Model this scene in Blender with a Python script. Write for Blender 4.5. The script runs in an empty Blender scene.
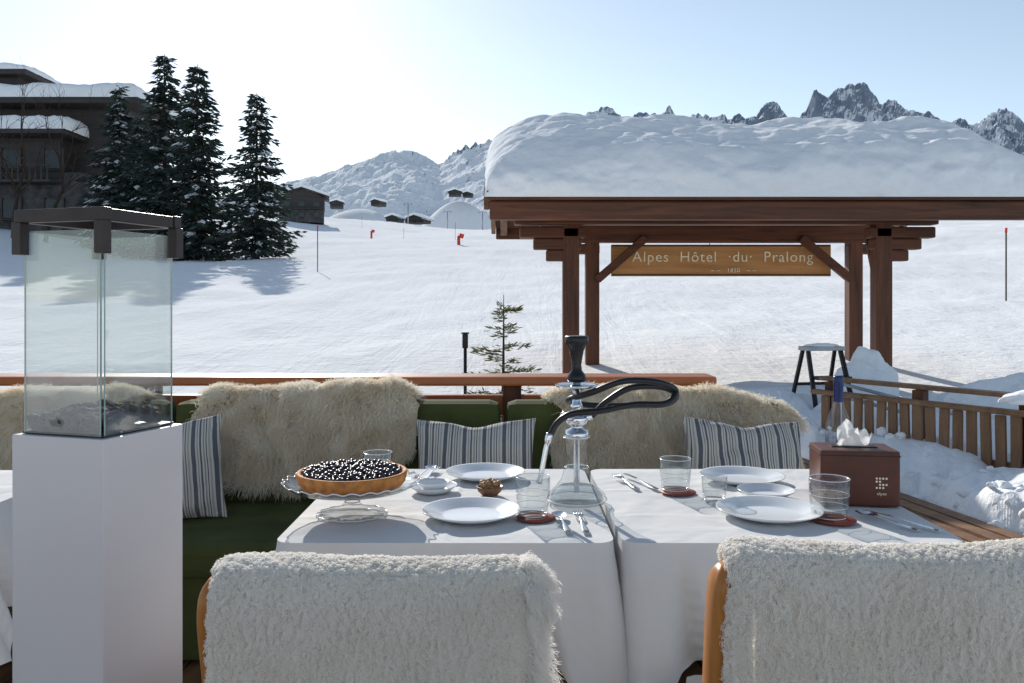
import bpy, bmesh, math, random
import numpy as np
from mathutils import Vector, Matrix, Euler
random.seed(7); rng=np.random.default_rng(7)
sc=bpy.context.scene; COL=sc.collection
R=math.radians

# ------------------------------------------------------------------ noise
_T=np.random.default_rng(3).random((256,256))
def vn(x,y):
    x=np.asarray(x,float); y=np.asarray(y,float)
    xi=np.floor(x).astype(int); yi=np.floor(y).astype(int)
    fx=x-xi; fy=y-yi; fx=fx*fx*(3-2*fx); fy=fy*fy*(3-2*fy)
    a=_T[xi%256,yi%256]; b=_T[(xi+1)%256,yi%256]; c=_T[xi%256,(yi+1)%256]; d=_T[(xi+1)%256,(yi+1)%256]
    return (a*(1-fx)+b*fx)*(1-fy)+(c*(1-fx)+d*fx)*fy-0.5
def fbm(x,y,o=4,g=.5):
    s=0;a=1
    for i in range(o):
        s=s+a*vn(x+17.3*i,y-9.1*i); x=np.asarray(x)*2.03; y=np.asarray(y)*2.03; a*=g
    return s
def ridged(x,y,o=5):
    s=0;a=1
    for i in range(o):
        s=s+a*(1-np.abs(vn(x+31*i,y+12*i))*4); x=np.asarray(x)*2.07; y=np.asarray(y)*2.07; a*=.5
    return s
def sst(t): t=np.clip(t,0,1); return t*t*(3-2*t)

# ------------------------------------------------------------------ materials
class NB:
    def __init__(s,name):
        s.m=bpy.data.materials.new(name); s.m.use_nodes=True; s.nt=s.m.node_tree; s.N=s.nt.nodes; s.L=s.nt.links
        s.b=s.N['Principled BSDF']; s.out=s.N['Material Output']; s.tc=s.N.new('ShaderNodeTexCoord')
    def map(s,scale=(1,1,1),rot=(0,0,0),co='Object'):
        n=s.N.new('ShaderNodeMapping'); n.inputs['Scale'].default_value=scale; n.inputs['Rotation'].default_value=rot
        s.L.new(s.tc.outputs[co],n.inputs['Vector']); return n.outputs[0]
    def noise(s,sc_,vec=None,det=3,rough=.55,dist=0):
        n=s.N.new('ShaderNodeTexNoise'); n.inputs['Scale'].default_value=sc_; n.inputs['Detail'].default_value=det
        n.inputs['Roughness'].default_value=rough; n.inputs['Distortion'].default_value=dist
        s.L.new(vec if vec is not None else s.tc.outputs['Object'],n.inputs['Vector']); return n.outputs['Fac']
    def ramp(s,f,stops,interp='LINEAR'):
        n=s.N.new('ShaderNodeValToRGB'); n.color_ramp.interpolation=interp; e=n.color_ramp.elements
        while len(e)>1: e.remove(e[0])
        e[0].position=stops[0][0]; e[0].color=(*stops[0][1],1)
        for p,c in stops[1:]:
            k=e.new(p); k.color=(*c,1)
        s.L.new(f,n.inputs[0]); return n.outputs[0]
    def math(s,op,a,b=0,c=None):
        n=s.N.new('ShaderNodeMath'); n.operation=op
        for i,v in enumerate((a,b,c)):
            if v is None: continue
            if hasattr(v,'is_linked') or hasattr(v,'links'): s.L.new(v,n.inputs[i])
            else: n.inputs[i].default_value=v
        return n.outputs[0]
    def mix(s,f,a,b):
        n=s.N.new('ShaderNodeMix'); n.data_type='RGBA'
        for i,v in ((0,f),(6,a),(7,b)):
            if isinstance(v,tuple): n.inputs[i].default_value=(*v,1)
            elif isinstance(v,(int,float)): n.inputs[i].default_value=v
            else: s.L.new(v,n.inputs[i])
        return n.outputs[2]
    def col(s,c):
        if isinstance(c,tuple): s.b.inputs['Base Color'].default_value=(*c,1)
        else: s.L.new(c,s.b.inputs['Base Color'])
    def bump(s,h,st=.3,d=.01,prev=None):
        n=s.N.new('ShaderNodeBump'); n.inputs['Strength'].default_value=st; n.inputs['Distance'].default_value=d
        s.L.new(h,n.inputs['Height'])
        if prev is not None: s.L.new(prev,n.inputs['Normal'])
        s.L.new(n.outputs[0],s.b.inputs['Normal']); return n.outputs[0]
    def set(s,rough=None,metal=None,spec=None,**k):
        if rough is not None: s.b.inputs['Roughness'].default_value=rough
        if metal is not None: s.b.inputs['Metallic'].default_value=metal
        if spec is not None: s.b.inputs['Specular IOR Level'].default_value=spec
        return s
    def translucent(s,c,fac):
        t=s.N.new('ShaderNodeBsdfTranslucent'); mx=s.N.new('ShaderNodeMixShader'); mx.inputs[0].default_value=fac
        t.inputs[0].default_value=(*c,1); s.L.new(s.b.outputs[0],mx.inputs[1]); s.L.new(t.outputs[0],mx.inputs[2]); s.L.new(mx.outputs[0],s.out.inputs['Surface'])
def pm(name,c,rough=.6,metal=0,var=.15,ns=8,bs=60,bst=.15,bd=.003,spec=.4,tl=None):
    n=NB(name); f=n.noise(ns)
    n.col(n.ramp(f,[(.3,tuple(x*(1-var) for x in c)),(.7,tuple(min(1,x*(1+var)) for x in c))]))
    n.set(rough,metal,spec); n.bump(n.noise(bs),bst,bd)
    if tl: n.translucent(c,tl)
    return n.m
def wood(name,c1,c2,scale,rough=.55,bst=.4):
    n=NB(name); v=n.map(scale); f=n.noise(1,v,5,.65,.6)
    g=n.noise(1.3,None,2)
    base=n.ramp(f,[(.3,c1),(.5,tuple((a+b)/2 for a,b in zip(c1,c2))),(.72,c2)])
    n.col(n.mix(n.math('MULTIPLY',g,.55),base,tuple(x*.5 for x in c1))); n.set(rough,0,.35); n.bump(f,bst,.003); return n.m
def thin_glass(name,tint=(.95,.98,.98),rough=.02,base=.05,edge=.75,edgecol=(.6,.68,.7)):
    n=NB(name); n.N.remove(n.b)
    tr=n.N.new('ShaderNodeBsdfTransparent'); gl=n.N.new('ShaderNodeBsdfGlossy'); lw=n.N.new('ShaderNodeLayerWeight')
    lw.inputs['Blend'].default_value=.35; gl.inputs['Roughness'].default_value=rough
    n.L.new(n.ramp(lw.outputs['Facing'],[(0,tint),(.6,tint),(1,edgecol)]),tr.inputs['Color'])
    f=n.ramp(lw.outputs['Facing'],[(0,(base,)*3),(.7,(base*2.2,)*3),(1,(edge,)*3)])
    mx=n.N.new('ShaderNodeMixShader'); n.L.new(f,mx.inputs[0]); n.L.new(tr.outputs[0],mx.inputs[1]); n.L.new(gl.outputs[0],mx.inputs[2])
    n.L.new(mx.outputs[0],n.out.inputs['Surface']); return n.m
def fur_mat(name,c1,c2,tl=.35):
    n=NB(name); n.N.remove(n.b)
    f=n.noise(9,None,2); c=n.ramp(f,[(.3,c1),(.7,c2)])
    d=n.N.new('ShaderNodeBsdfDiffuse'); t=n.N.new('ShaderNodeBsdfTranslucent'); mx=n.N.new('ShaderNodeMixShader')
    n.L.new(c,d.inputs[0]); n.L.new(c,t.inputs[0]); mx.inputs[0].default_value=tl
    n.L.new(d.outputs[0],mx.inputs[1]); n.L.new(t.outputs[0],mx.inputs[2]); n.L.new(mx.outputs[0],n.out.inputs['Surface']); return n.m

def snow_mat(name,fine=12,big=.6,bd=.02,tracks=False):
    n=NB(name); a=n.noise(big,None,3,.6)
    n.col(n.ramp(a,[(.3,(.89,.90,.92)),(.7,(.93,.935,.94))])); n.set(.8,0,.0)
    if tracks:
        v=n.map((1.4,.10,1),(0,0,R(14))); t=n.noise(1.0,v,4,.7,.8); p=n.bump(t,.5,.12)
        n.bump(n.noise(3.0,None,5,.72),.5,.09,p)
    else:
        p=n.bump(n.noise(1.6,None,3,.6),.5,.12); n.bump(n.noise(fine*.4,None,5,.7),.55,bd*2.4,p)
    return n.m
M={}
M['snow']=snow_mat('snow_surface'); M['ground']=snow_mat('piste_snow',8,.25,.02,True)
M['wood_dark']=wood('pergola_wood',(.055,.018,.008),(.22,.075,.032),(1,14,14)); 
M['wood_v']=wood('pergola_wood_vertical',(.055,.018,.008),(.23,.080,.034),(14,14,1))
M['wood_y']=wood('deck_wood',(.10,.05,.025),(.33,.18,.09),(14,1.5,14))
M['fencewood']=wood('fence_wood',(.18,.09,.045),(.42,.24,.13),(10,10,1.5))
M['rail']=wood('rail_wood',(.34,.095,.03),(.60,.20,.07),(1.2,18,18),.35)
M['chairwood']=wood('chair_wood',(.40,.14,.03),(.66,.29,.08),(22,22,2),.35)
M['signwood']=wood('sign_wood',(.50,.22,.07),(.70,.37,.14),(1,10,14))
M['gold']=pm('gilt_paint',(.90,.78,.54),.5,0,.1)
M['chalet']=wood('chalet_timber',(.030,.027,.026),(.075,.062,.055),(.2,.2,3))  # timber tone lifted to paint in distance haze; no fog volume
M['stone']=pm('chalet_stone',(.08,.078,.078),.9,0,.5,1.5,6,.6,.1)
M['win']=pm('window_glass',(.03,.04,.05),.2,0,.2,spec=.3)
M['bark']=pm('bark',(.05,.032,.022),.9,0,.4,10,30,.5,.02)
M['needle']=pm('conifer_needles',(.032,.048,.040),.75,0,.6,.9,tl=.2)  # needle green lightened, haze painted into the colour
M['needle2']=pm('young_fir_needles',(.12,.13,.045),.7,0,.5,8,tl=.3)
n=NB('table_linen'); n.col(n.ramp(n.noise(5),[(.3,(.84,.84,.84)),(.7,(.88,.88,.875))])); n.set(.85,0,.15)
p=n.bump(n.noise(3.5,None,3,.5,.6),.55,.03); n.bump(n.noise(500,None,1),.15,.0006,p); n.translucent((.87,.84,.80),.2); M['cloth']=n.m
M['olive']=pm('olive_upholstery',(.065,.075,.024),.85,0,.25,6,300,.4,.001,.2)
M['fur']=fur_mat('sheepskin_cream',(.87,.77,.62),(.95,.90,.80),.45)
M['furpad']=pm('sheepskin_hide',(.80,.68,.52),.95,0,.15,tl=.5)
M['boucle']=fur_mat('wool_throw_white',(.92,.88,.82),(.96,.93,.89),.45)
M['bpad']=pm('wool_throw_backing',(.86,.80,.73),.95,0,.10,20,120,.8,.004,tl=.35)
M['porc']=pm('porcelain',(.80,.82,.84),.15,0,.02,3,5,.02,.001,.5)
M['steel']=pm('polished_steel',(.72,.74,.78),.16,1,.05)
M['black']=pm('black_metal',(.018,.018,.02),.42,.3,.2)
M['blackr']=pm('black_rubber',(.012,.012,.014),.35,0,.2)
M['lava']=pm('lava_stone',(.07,.065,.06),.85,0,.5,30,60,.8,.01)
M['pedestal']=pm('white_lacquer',(.72,.68,.69),.35,0,.02,2,6,.03,.002,.5)
M['frame']=pm('bronze_metal_frame',(.055,.045,.042),.4,.6,.2)
M['crust']=pm('tart_crust',(.52,.21,.055),.75,0,.35,35,80,.5,.004)
M['berry']=pm('blackcurrant_berry',(.022,.010,.022),.28,0,.6,90,200,.1,.0005,.45)
M['jam']=pm('berry_glaze',(.03,.008,.012),.2,0,.3)
M['leather']=pm('brown_leather',(.095,.024,.012),.42,0,.2,9,150,.3,.001)
M['tissue']=pm('paper_tissue',(.86,.86,.86),.9,0,.02,tl=.4)
M['coaster']=pm('red_coaster',(.25,.05,.03),.6,0,.2)
M['navy']=pm('navy_label',(.015,.03,.12),.4,0,.1)
M['cone']=pm('walnut_shell',(.34,.19,.09),.6,0,.5,60,90,.6,.003)
M['bowlwood']=pm('turned_wood_bowl',(.20,.09,.04),.5,0,.3,30)
M['red']=pm('red_fabric',(.65,.05,.03),.6,0,.1)
M['grey']=pm('galvanised_metal',(.35,.36,.38),.45,.7,.1)
M['glass']=thin_glass('clear_glass',(.945,.955,.955),.02,.07,.8,(.46,.50,.51))
M['tank']=thin_glass('tank_glass',(.945,.965,.96),.04,.09,.6,(.62,.70,.68))
M['gedge']=pm('glass_edge',(.34,.45,.43),.15,0,.1,spec=.8)
n=NB('striped_linen'); sep=n.N.new('ShaderNodeSeparateXYZ'); n.L.new(n.tc.outputs['Object'],sep.inputs[0])
fr=n.math('FRACT',n.math('MULTIPLY',n.math('ADD',sep.outputs['X'],3.0),12.5))
cr=(.60,.55,.48); nv=(.05,.065,.095); gy=(.22,.23,.25)
st=n.ramp(fr,[(0,nv),(.13,cr),(.21,gy),(.26,cr),(.33,nv),(.42,cr),(.50,gy),(.57,cr),(.63,nv),(.68,cr),(.75,(.35,.35,.35)),(.84,cr),(.93,nv)],'CONSTANT')
n.col(n.mix(n.math('MULTIPLY',n.noise(250,None,2),.35),st,(.4,.38,.36))); n.set(.9,0,.2)
p=n.bump(n.noise(7,None,3),.5,.03); n.bump(n.noise(400,None,2),.3,.001,p); M['stripe']=n.m
def mtn(name,lo,hi,rock1,rock2,snow,ns,bd):
    n=NB(name); g=n.N.new('ShaderNodeNewGeometry'); s=n.N.new('ShaderNodeSeparateXYZ'); n.L.new(g.outputs['Normal'],s.inputs[0])
    q=n.noise(ns,None,6,.72)
    f=n.math('ADD',s.outputs['Z'],n.math('MULTIPLY',n.math('SUBTRACT',q,.5),1.1))
    mk_=n.ramp(f,[(lo,(0,0,0)),(hi,(1,1,1))]); rk=n.ramp(q,[(.3,rock1),(.7,rock2)])
    n.col(n.mix(mk_,rk,snow)); n.set(.9,0,.0); n.bump(n.noise(ns*2,None,6,.75),.8,bd); return n.m
M['rock']=mtn('rocky_mountain_surface',.52,.64,(.17,.21,.28),(.32,.37,.45),(.92,.94,.97),.010,18)  # pale blue rock tones carry painted aerial haze
M['hill']=mtn('snowy_hill_surface',.56,.64,(.32,.38,.45),(.48,.54,.61),(.94,.955,.98),.014,8)  # rock tones bluish and light, distance haze put into the colour

# ------------------------------------------------------------------ builders
def E(name,loc=(0,0,0),rz=0,rot=None,ab=False):
    o=bpy.data.objects.new(name,None); o.empty_display_size=.1; COL.objects.link(o); o.location=loc
    o.rotation_euler=rot if rot else (0,0,rz)
    if ab: o['ab']=1
    return o
def adopt(o,parent):
    if parent is not None:
        o.parent=parent
        if parent.get('ab'): o.matrix_parent_inverse=Matrix.Translation(-Vector(parent.location))
    return o
def mk(name,v,f,mat,parent=None,smooth=False):
    me=bpy.data.meshes.new(name)
    me.from_pydata([tuple(map(float,a)) for a in v] if not isinstance(v,np.ndarray) else v.tolist(),[],f if isinstance(f,list) else f.tolist())
    me.materials.append(mat)
    if smooth: me.polygons.foreach_set('use_smooth',[True]*len(me.polygons))
    me.update(); o=bpy.data.objects.new(name,me); COL.objects.link(o); adopt(o,parent); return o
def bm_obj(name,bm,mat,parent,smooth=False):
    me=bpy.data.meshes.new(name); bm.to_mesh(me); bm.free(); me.materials.append(mat)
    if smooth: me.polygons.foreach_set('use_smooth',[True]*len(me.polygons))
    o=bpy.data.objects.new(name,me); COL.objects.link(o); adopt(o,parent); return o
def box(name,c,s,mat,parent=None,rot=(0,0,0),bev=.006):
    bm=bmesh.new(); bmesh.ops.create_cube(bm,size=1)
    bmesh.ops.scale(bm,vec=s,verts=bm.verts)
    if bev: bmesh.ops.bevel(bm,geom=bm.edges[:],offset=min(bev,min(s)*.4),segments=2,affect='EDGES',profile=.6)
    bmesh.ops.transform(bm,matrix=Matrix.Translation(c)@Euler(rot).to_matrix().to_4x4(),verts=bm.verts)
    return bm_obj(name,bm,mat,parent)
def beam(name,a,b,w,h,mat,parent=None,bev=.006):
    a=Vector(a);b=Vector(b);d=b-a
    q=d.to_track_quat('X','Z').to_matrix().to_4x4()
    bm=bmesh.new(); bmesh.ops.create_cube(bm,size=1); bmesh.ops.scale(bm,vec=(d.length,w,h),verts=bm.verts)
    if bev: bmesh.ops.bevel(bm,geom=bm.edges[:],offset=min(bev,min(w,h)*.4),segments=2,affect='EDGES')
    bmesh.ops.transform(bm,matrix=Matrix.Translation((a+b)/2)@q,verts=bm.verts); return bm_obj(name,bm,mat,parent)
def lathe(name,prof,mat,parent=None,n=48,c=(0,0,0),mod=None,smooth=True):
    v=[];f=[]
    for i,(r,z) in enumerate(prof):
        for k in range(n):
            a=2*math.pi*k/n; rr=r; zz=z
            if mod: rr,zz=mod(i,r,z,a)
            v.append((c[0]+rr*math.cos(a),c[1]+rr*math.sin(a),c[2]+zz))
    for i in range(len(prof)-1):
        for k in range(n):
            f.append((i*n+k,i*n+(k+1)%n,(i+1)*n+(k+1)%n,(i+1)*n+k))
    return mk(name,v,f,mat,parent,smooth)
def catm(P,k=8):
    P=[np.array(p,float) for p in P]; P=[2*P[0]-P[1]]+P+[2*P[-1]-P[-2]]; o=[]
    for i in range(1,len(P)-2):
        for j in range(k):
            t=j/k; a,b,c,d=P[i-1:i+3]
            o.append(.5*((2*b)+(-a+c)*t+(2*a-5*b+4*c-d)*t*t+(-a+3*b-3*c+d)*t**3))
    o.append(P[-2]); return o
def tubeg(P,rad,n=8):
    v=[];f=[];P=[Vector(p) for p in P]; up=Vector((.13,.2,1))
    for i,p in enumerate(P):
        d=(P[min(i+1,len(P)-1)]-P[max(i-1,0)]).normalized()
        x=d.cross(up)
        if x.length<.05: x=d.cross(Vector((1,0,0)))
        x.normalize(); y=d.cross(x); r=rad[i] if hasattr(rad,'__len__') else rad
        for k in range(n):
            a=2*math.pi*k/n; v.append(tuple(p+x*math.cos(a)*r+y*math.sin(a)*r))
    for i in range(len(P)-1):
        for k in range(n): f.append((i*n+k,i*n+(k+1)%n,(i+1)*n+(k+1)%n,(i+1)*n+k))
    f.append(tuple(range(n))[::-1]); f.append(tuple((len(P)-1)*n+k for k in range(n))); return v,f
def tube(name,P,rad,mat,parent=None,n=8):
    v,f=tubeg(P,rad,n); return mk(name,v,f,mat,parent,True)
def merge(parts):
    V=[];F=[];o=0
    for v,f in parts:
        V+=list(v); F+=[tuple(i+o for i in q) for q in f]; o+=len(v)
    return V,F
def grid(name,X,Y,Z,mat,parent=None,smooth=True,wrap=False):
    m,n=X.shape; v=np.stack([X.ravel(),Y.ravel(),Z.ravel()],1)
    i,j=np.meshgrid(np.arange(m-1),np.arange(n if wrap else n-1),indexing='ij'); i=i.ravel();j=j.ravel(); j2=(j+1)%n
    f=np.stack([i*n+j,i*n+j2,(i+1)*n+j2,(i+1)*n+j],1); return mk(name,v,f,mat,parent,smooth)

def hair(name,S,n,L,npt,mat,parent,down=.5,curl=.0,turns=2,rad=.0004,nrm=-1,clump=.5,cf=14,urange=(0,1),vrange=(0,1),grav=.3,seed=0,off=0):
    g=np.random.default_rng(seed); u=g.uniform(*urange,n); v=g.uniform(*vrange,n); e=1e-3
    p=S(u,v); a=S(np.clip(u+e,0,1),v)-S(np.clip(u-e,0,1),v); b=S(u,np.clip(v+e,0,1))-S(u,np.clip(v-e,0,1))
    N=np.cross(a,b)*nrm; N/=np.linalg.norm(N,axis=1,keepdims=True)+1e-9
    c=np.stack([vn(u*cf+5,v*cf*.8),vn(u*cf+50,v*cf*.8+9),vn(u*cf,v*cf*.8+77)],1)*2*clump
    d=N+c+g.normal(0,.22,(n,3))+np.array([0,0,-down])+np.array([off,0,0]); d/=np.linalg.norm(d,axis=1,keepdims=True)
    A=np.cross(d,g.normal(0,1,(n,3))); A/=np.linalg.norm(A,axis=1,keepdims=True)+1e-9; B=np.cross(d,A)
    ph=g.uniform(0,6.28,n); LL=L*g.uniform(.6,1.15,n)*(1+.9*vn(u*cf*.6+3,v*cf*.5))
    P=np.zeros((n,npt,3))
    for k in range(npt):
        t=k/(npt-1); w=6.283*turns*t+ph
        P[:,k]=p+d*(LL*t)[:,None]+(A*np.cos(w)[:,None]+B*np.sin(w)[:,None])*curl*min(1,t*2)+np.array([0,0,-1])*(LL*grav*t*t)[:,None]
    cu=bpy.data.hair_curves.new(name); cu.add_curves([npt]*n)
    cu.attributes['position'].data.foreach_set('vector',P.astype(np.float32).ravel())
    at=cu.attributes.get('radius') or cu.attributes.new('radius','FLOAT','POINT')
    r=np.tile(rad*(1-.6*np.linspace(0,1,npt)),n).astype(np.float32); at.data.foreach_set('value',r)
    cu.materials.append(mat); o=bpy.data.objects.new(name,cu); COL.objects.link(o); adopt(o,parent); return o

# ------------------------------------------------------------------ camera, light, sky
cam=bpy.data.cameras.new('camera'); co=bpy.data.objects.new('camera',cam); COL.objects.link(co)
co.location=(0,0,1.34); co.rotation_euler=(R(90),0,0); cam.lens=29.9; cam.sensor_width=36; cam.shift_y=-.0405
cam.clip_start=.05; cam.clip_end=20000; sc.camera=co
AZ,EL=R(-18),R(25.5)
s=Vector((math.sin(AZ)*math.cos(EL),math.cos(AZ)*math.cos(EL),math.sin(EL)))
sl=bpy.data.lights.new('sun','SUN'); sl.energy=5.0; sl.angle=R(.5); sl.color=(1,.95,.87)
so=bpy.data.objects.new('sun',sl); COL.objects.link(so); so.rotation_euler=s.to_track_quat('Z','Y').to_euler(); so.location=(-10,30,20)
w=bpy.data.worlds.new('World'); sc.world=w; w.use_nodes=True
sk=w.node_tree.nodes.new('ShaderNodeTexSky'); sk.sky_type='NISHITA'; sk.sun_disc=False
sk.sun_elevation=EL; sk.sun_rotation=AZ; sk.altitude=1800; sk.air_density=1.05; sk.dust_density=.75; sk.ozone_density=.8
hsv=w.node_tree.nodes.new('ShaderNodeHueSaturation'); hsv.inputs['Saturation'].default_value=.74; hsv.inputs['Hue'].default_value=.492
bg=w.node_tree.nodes['Background']; bg.inputs[1].default_value=.15; w.node_tree.links.new(sk.outputs[0],hsv.inputs['Color']); w.node_tree.links.new(hsv.outputs[0],bg.inputs[0])
sc.view_settings.view_transform='Standard'; sc.view_settings.look='None'; sc.view_settings.exposure=0

# ------------------------------------------------------------------ ground
def H(x,y):
    x=np.asarray(x,float); y=np.asarray(y,float)
    z=-.15+.25*sst((y-5.5)/2.5)
    yc=np.clip(y-8,0,None); cr=300.; rise=np.where(yc<cr-40,yc,cr-40+40*np.tanh((yc-cr+40)/80)*1.0)
    z=z+.09*rise-.012*np.clip(y-340,0,None)
    far=np.clip((y-14)/40,0,1)
    z=z+.12*np.clip(-x-20,0,30)*sst((y-30)/20)*(y<400)+.02*np.clip(x,0,200)*np.clip(y/50,0,1)
    z=z+far*(1.0*fbm(x/28,y/28,4)+.0)+.10*sst((y-8)/6)*fbm(x/1.7,y/2.5,4)+.25*far*np.abs(fbm(x/6+4,y/9,3))
    xe=1.80+(5.5-y)*.184+.14*fbm(y*2,x*0+3,3)
    bank=sst((x-xe+.02)/.26)*sst((y-3.0)/.4)*(1-sst((y-6.8)/2.6))
    z=z+bank*(.60-(z+.15)*.6+.17*fbm(x*1.9,y*1.9,5,.55))
    return z
az=np.concatenate([np.linspace(R(-42),R(42),560),np.linspace(R(42),R(318),62)[1:-1]])
rr=np.concatenate([[.05,.6],np.geomspace(1,480,300),np.geomspace(500,9000,34)])
AA,RR=np.meshgrid(az,rr); X=RR*np.sin(AA); Y=RR*np.cos(AA)
grid('ground',X,Y,H(X,Y),M['ground'],wrap=True)

# ------------------------------------------------------------------ mountains
def mountain(name,prof,r0,r1,rows,mat,amp,ns,jag,base,fine=0):
    prof=sorted(prof); tx=[(a-512)/850 for a,b in prof]; ty=[(300-b)/850 for a,b in prof]
    tn=np.linspace(tx[0],tx[-1],1300); el=np.interp(tn,tx,ty)
    T,Sg=np.meshgrid(tn,np.linspace(0,1.35,rows)); D=r0+(r1-r0)*Sg
    X=T*D; Y=D; top=np.interp(T,tn,el)*r1
    sh=np.where(Sg<=1,np.clip(Sg,0,1)**1.15,1-(Sg-1)*2.4)
    env=np.sin(np.pi*np.clip(Sg,0,1))**.7
    Z=base+(top-base)*sh+amp*env*(ridged(X/ns,Y/ns,5)-1.4)*.5+(jag*(ridged(X/ns*3.5,Y/ns*3.5,4)-1.2)*.6+fine*fbm(X/ns*11,Y/ns*7,4,.6))*np.clip(Sg*1.3,0,1)
    grid(name,X,Y,Z,mat,smooth=False)
mountain('snowy_hill',[(-400,215),(150,205),(250,190),(290,176),(330,168),(365,156),(395,147),(425,153),(440,160),(470,148),(500,140),(540,136),(600,145),(700,165),(800,180),(1024,190),(1400,205)],520,1500,130,M['hill'],34,230,6,10,6)
mountain('rocky_mountain',[(-300,215),(250,200),(400,172),(450,150),(480,140),(520,124),(560,114),(590,108),(605,104),(618,108),(640,112),(655,107),(675,110),(700,114),(745,109),(760,108),(775,100),(790,108),(806,102),(816,83),(822,91),(836,87),(852,77),(862,79),(872,87),(884,92),(900,96),(915,103),(928,105),(945,113),(968,121),(985,112),(1000,102),(1010,108),(1024,116),(1060,128),(1150,150),(1400,190)],2300,3600,150,M['rock'],170,420,34,20,30)

# ------------------------------------------------------------------ trees
def conifer(name,x,y,H_,R0,levels,nb,ncl,cs,snow,matn,seed,z0=None,low=.05,droop=1.0,cw=.15,ncard=4,spread=.20):
    g=np.random.default_rng(seed); z0=float(H(x,y))-.1 if z0 is None else z0
    par=E(name,(x,y,z0)); tr=[(0,0,0),(g.normal(0,.004)*H_,0,H_*.4),(0,g.normal(0,.004)*H_,H_*.8),(0,0,H_)]
    tube('trunk',tr,[H_*.016,H_*.011,H_*.005,H_*.0015],M['bark'],par,7)
    C=[];SN=[];BR=[]
    for i in range(levels):
        q=min(.985,low+(1-low)*(max(0.,i+float(g.uniform(-.5,.5)))/levels)**.95); 
        Rl=R0*(1-q)**.8*(1+.16*math.sin(i*2.4+seed))+R0*.02
        k=max(3,int(nb*(1-.45*q)))
        for b in range(k):
            zl=q*H_+float(g.normal(0,.6))*H_/levels*.5
            a=2*math.pi*(b+g.uniform(-.4,.4))/k+i*1.7; Rb=Rl*g.choice([.5,.75,.9,1.0,1.2])*g.uniform(.85,1.1)
            dr=Rb*g.uniform(.25,.6)*(1.1-q)*droop; isn=g.random()<snow
            d=np.array([math.cos(a),math.sin(a)]); pts=[]
            for t in np.linspace(0,1,4): pts.append((d[0]*Rb*t,d[1]*Rb*t,zl-dr*t+dr*.5*t**3))
            BR.append(tubeg(pts,[H_*.003*(1.2-t) for t in (0,.33,.66,1)],3))
            m=max(3,int(ncl*Rb/R0)+2)
            for j in range(m):
                t=(j+g.uniform(.2,1))/m
                c=np.array([d[0]*Rb*t,d[1]*Rb*t,zl-dr*t+dr*.5*t**3]); wd=Rb*spread*(1.15-t)
                for kk in range(ncard):
                    o=c+np.array([-d[1],d[0],0])*g.normal(0,wd)+g.normal(0,cs*.14,3)
                    dirv=np.array([d[0],d[1],-.35*droop])*.9+np.array([-d[1],d[0],0])*g.normal(0,.7)+g.normal(0,.25,3); dirv/=np.linalg.norm(dirv)
                    sd=np.cross(dirv,g.normal(0,1,3)); sd/=np.linalg.norm(sd)+1e-6
                    l=cs*g.uniform(.5,1.25); ww=l*cw
                    C.append((o,o+dirv*l*.5+sd*ww,o+dirv*l,o+dirv*l*.5-sd*ww))
                if isn and t>.3 and g.random()<.8:
                    o=c+np.array([0,0,cs*.14]); s1=cs*g.uniform(.3,.65); sd=np.array([-d[1],d[0],0]); dd=np.array([d[0],d[1],-.6])
                    SN.append((o-dd*s1,o+sd*s1*.7+g.normal(0,.05,3)*cs,o+dd*s1,o-sd*s1*.7))
    V=np.array(C).reshape(-1,3); F=np.arange(len(V)).reshape(-1,4); mk('needle_crown',V,F,matn,par)
    if SN: V=np.array(SN).reshape(-1,3); F=np.arange(len(V)).reshape(-1,4); mk('snow_on_branches',V,F,M['snow'],par)
    v,f=merge(BR); mk('branches',v,f,M['bark'],par)
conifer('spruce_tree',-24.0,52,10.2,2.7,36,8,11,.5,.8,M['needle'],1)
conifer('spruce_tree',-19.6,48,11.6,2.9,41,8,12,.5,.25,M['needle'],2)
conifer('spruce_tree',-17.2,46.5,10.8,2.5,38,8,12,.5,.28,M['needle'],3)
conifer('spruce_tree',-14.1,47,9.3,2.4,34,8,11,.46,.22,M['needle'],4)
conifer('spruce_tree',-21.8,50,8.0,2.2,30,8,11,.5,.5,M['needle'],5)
conifer('young_fir',-.06,6.1,1.25,.46,11,7,10,.062,0,M['needle2'],9,.13,.12,droop=-.7,cw=.09,ncard=7,spread=.16)

def bare_tree(name,x,y,Ht,seed):
    g=random.Random(seed); par=E(name,(x,y,float(H(x,y))-.1)); parts=[]
    def br(p,d,l,r,dep):
        q=[p]; 
        for i in range(3):
            d=(d+Vector((g.gauss(0,.12),g.gauss(0,.12),g.gauss(.05,.08)))).normalized(); q.append(q[-1]+d*l/3)
        parts.append(tubeg([tuple(a) for a in q],[r,r*.85,r*.7,r*.5],4 if dep else 6))
        if dep<5:
            for k in range(g.choice([2,3,3])):
                t=q[g.choice([1,2,3,3])]; dd=(d+Vector((g.gauss(0,.5),g.gauss(0,.5),g.gauss(.1,.3)))).normalized(); br(t,dd,l*g.uniform(.6,.8),r*.55,dep+1)
    br(Vector((0,0,0)),Vector((0,0,1)),Ht*.35,Ht*.014,0); v,f=merge(parts); mk('trunk_and_limbs',v,f,M['bark'],par)
bare_tree('bare_tree',-29.3,50,11.5,4); bare_tree('bare_tree',-28.0,51,10.5,8)

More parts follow.
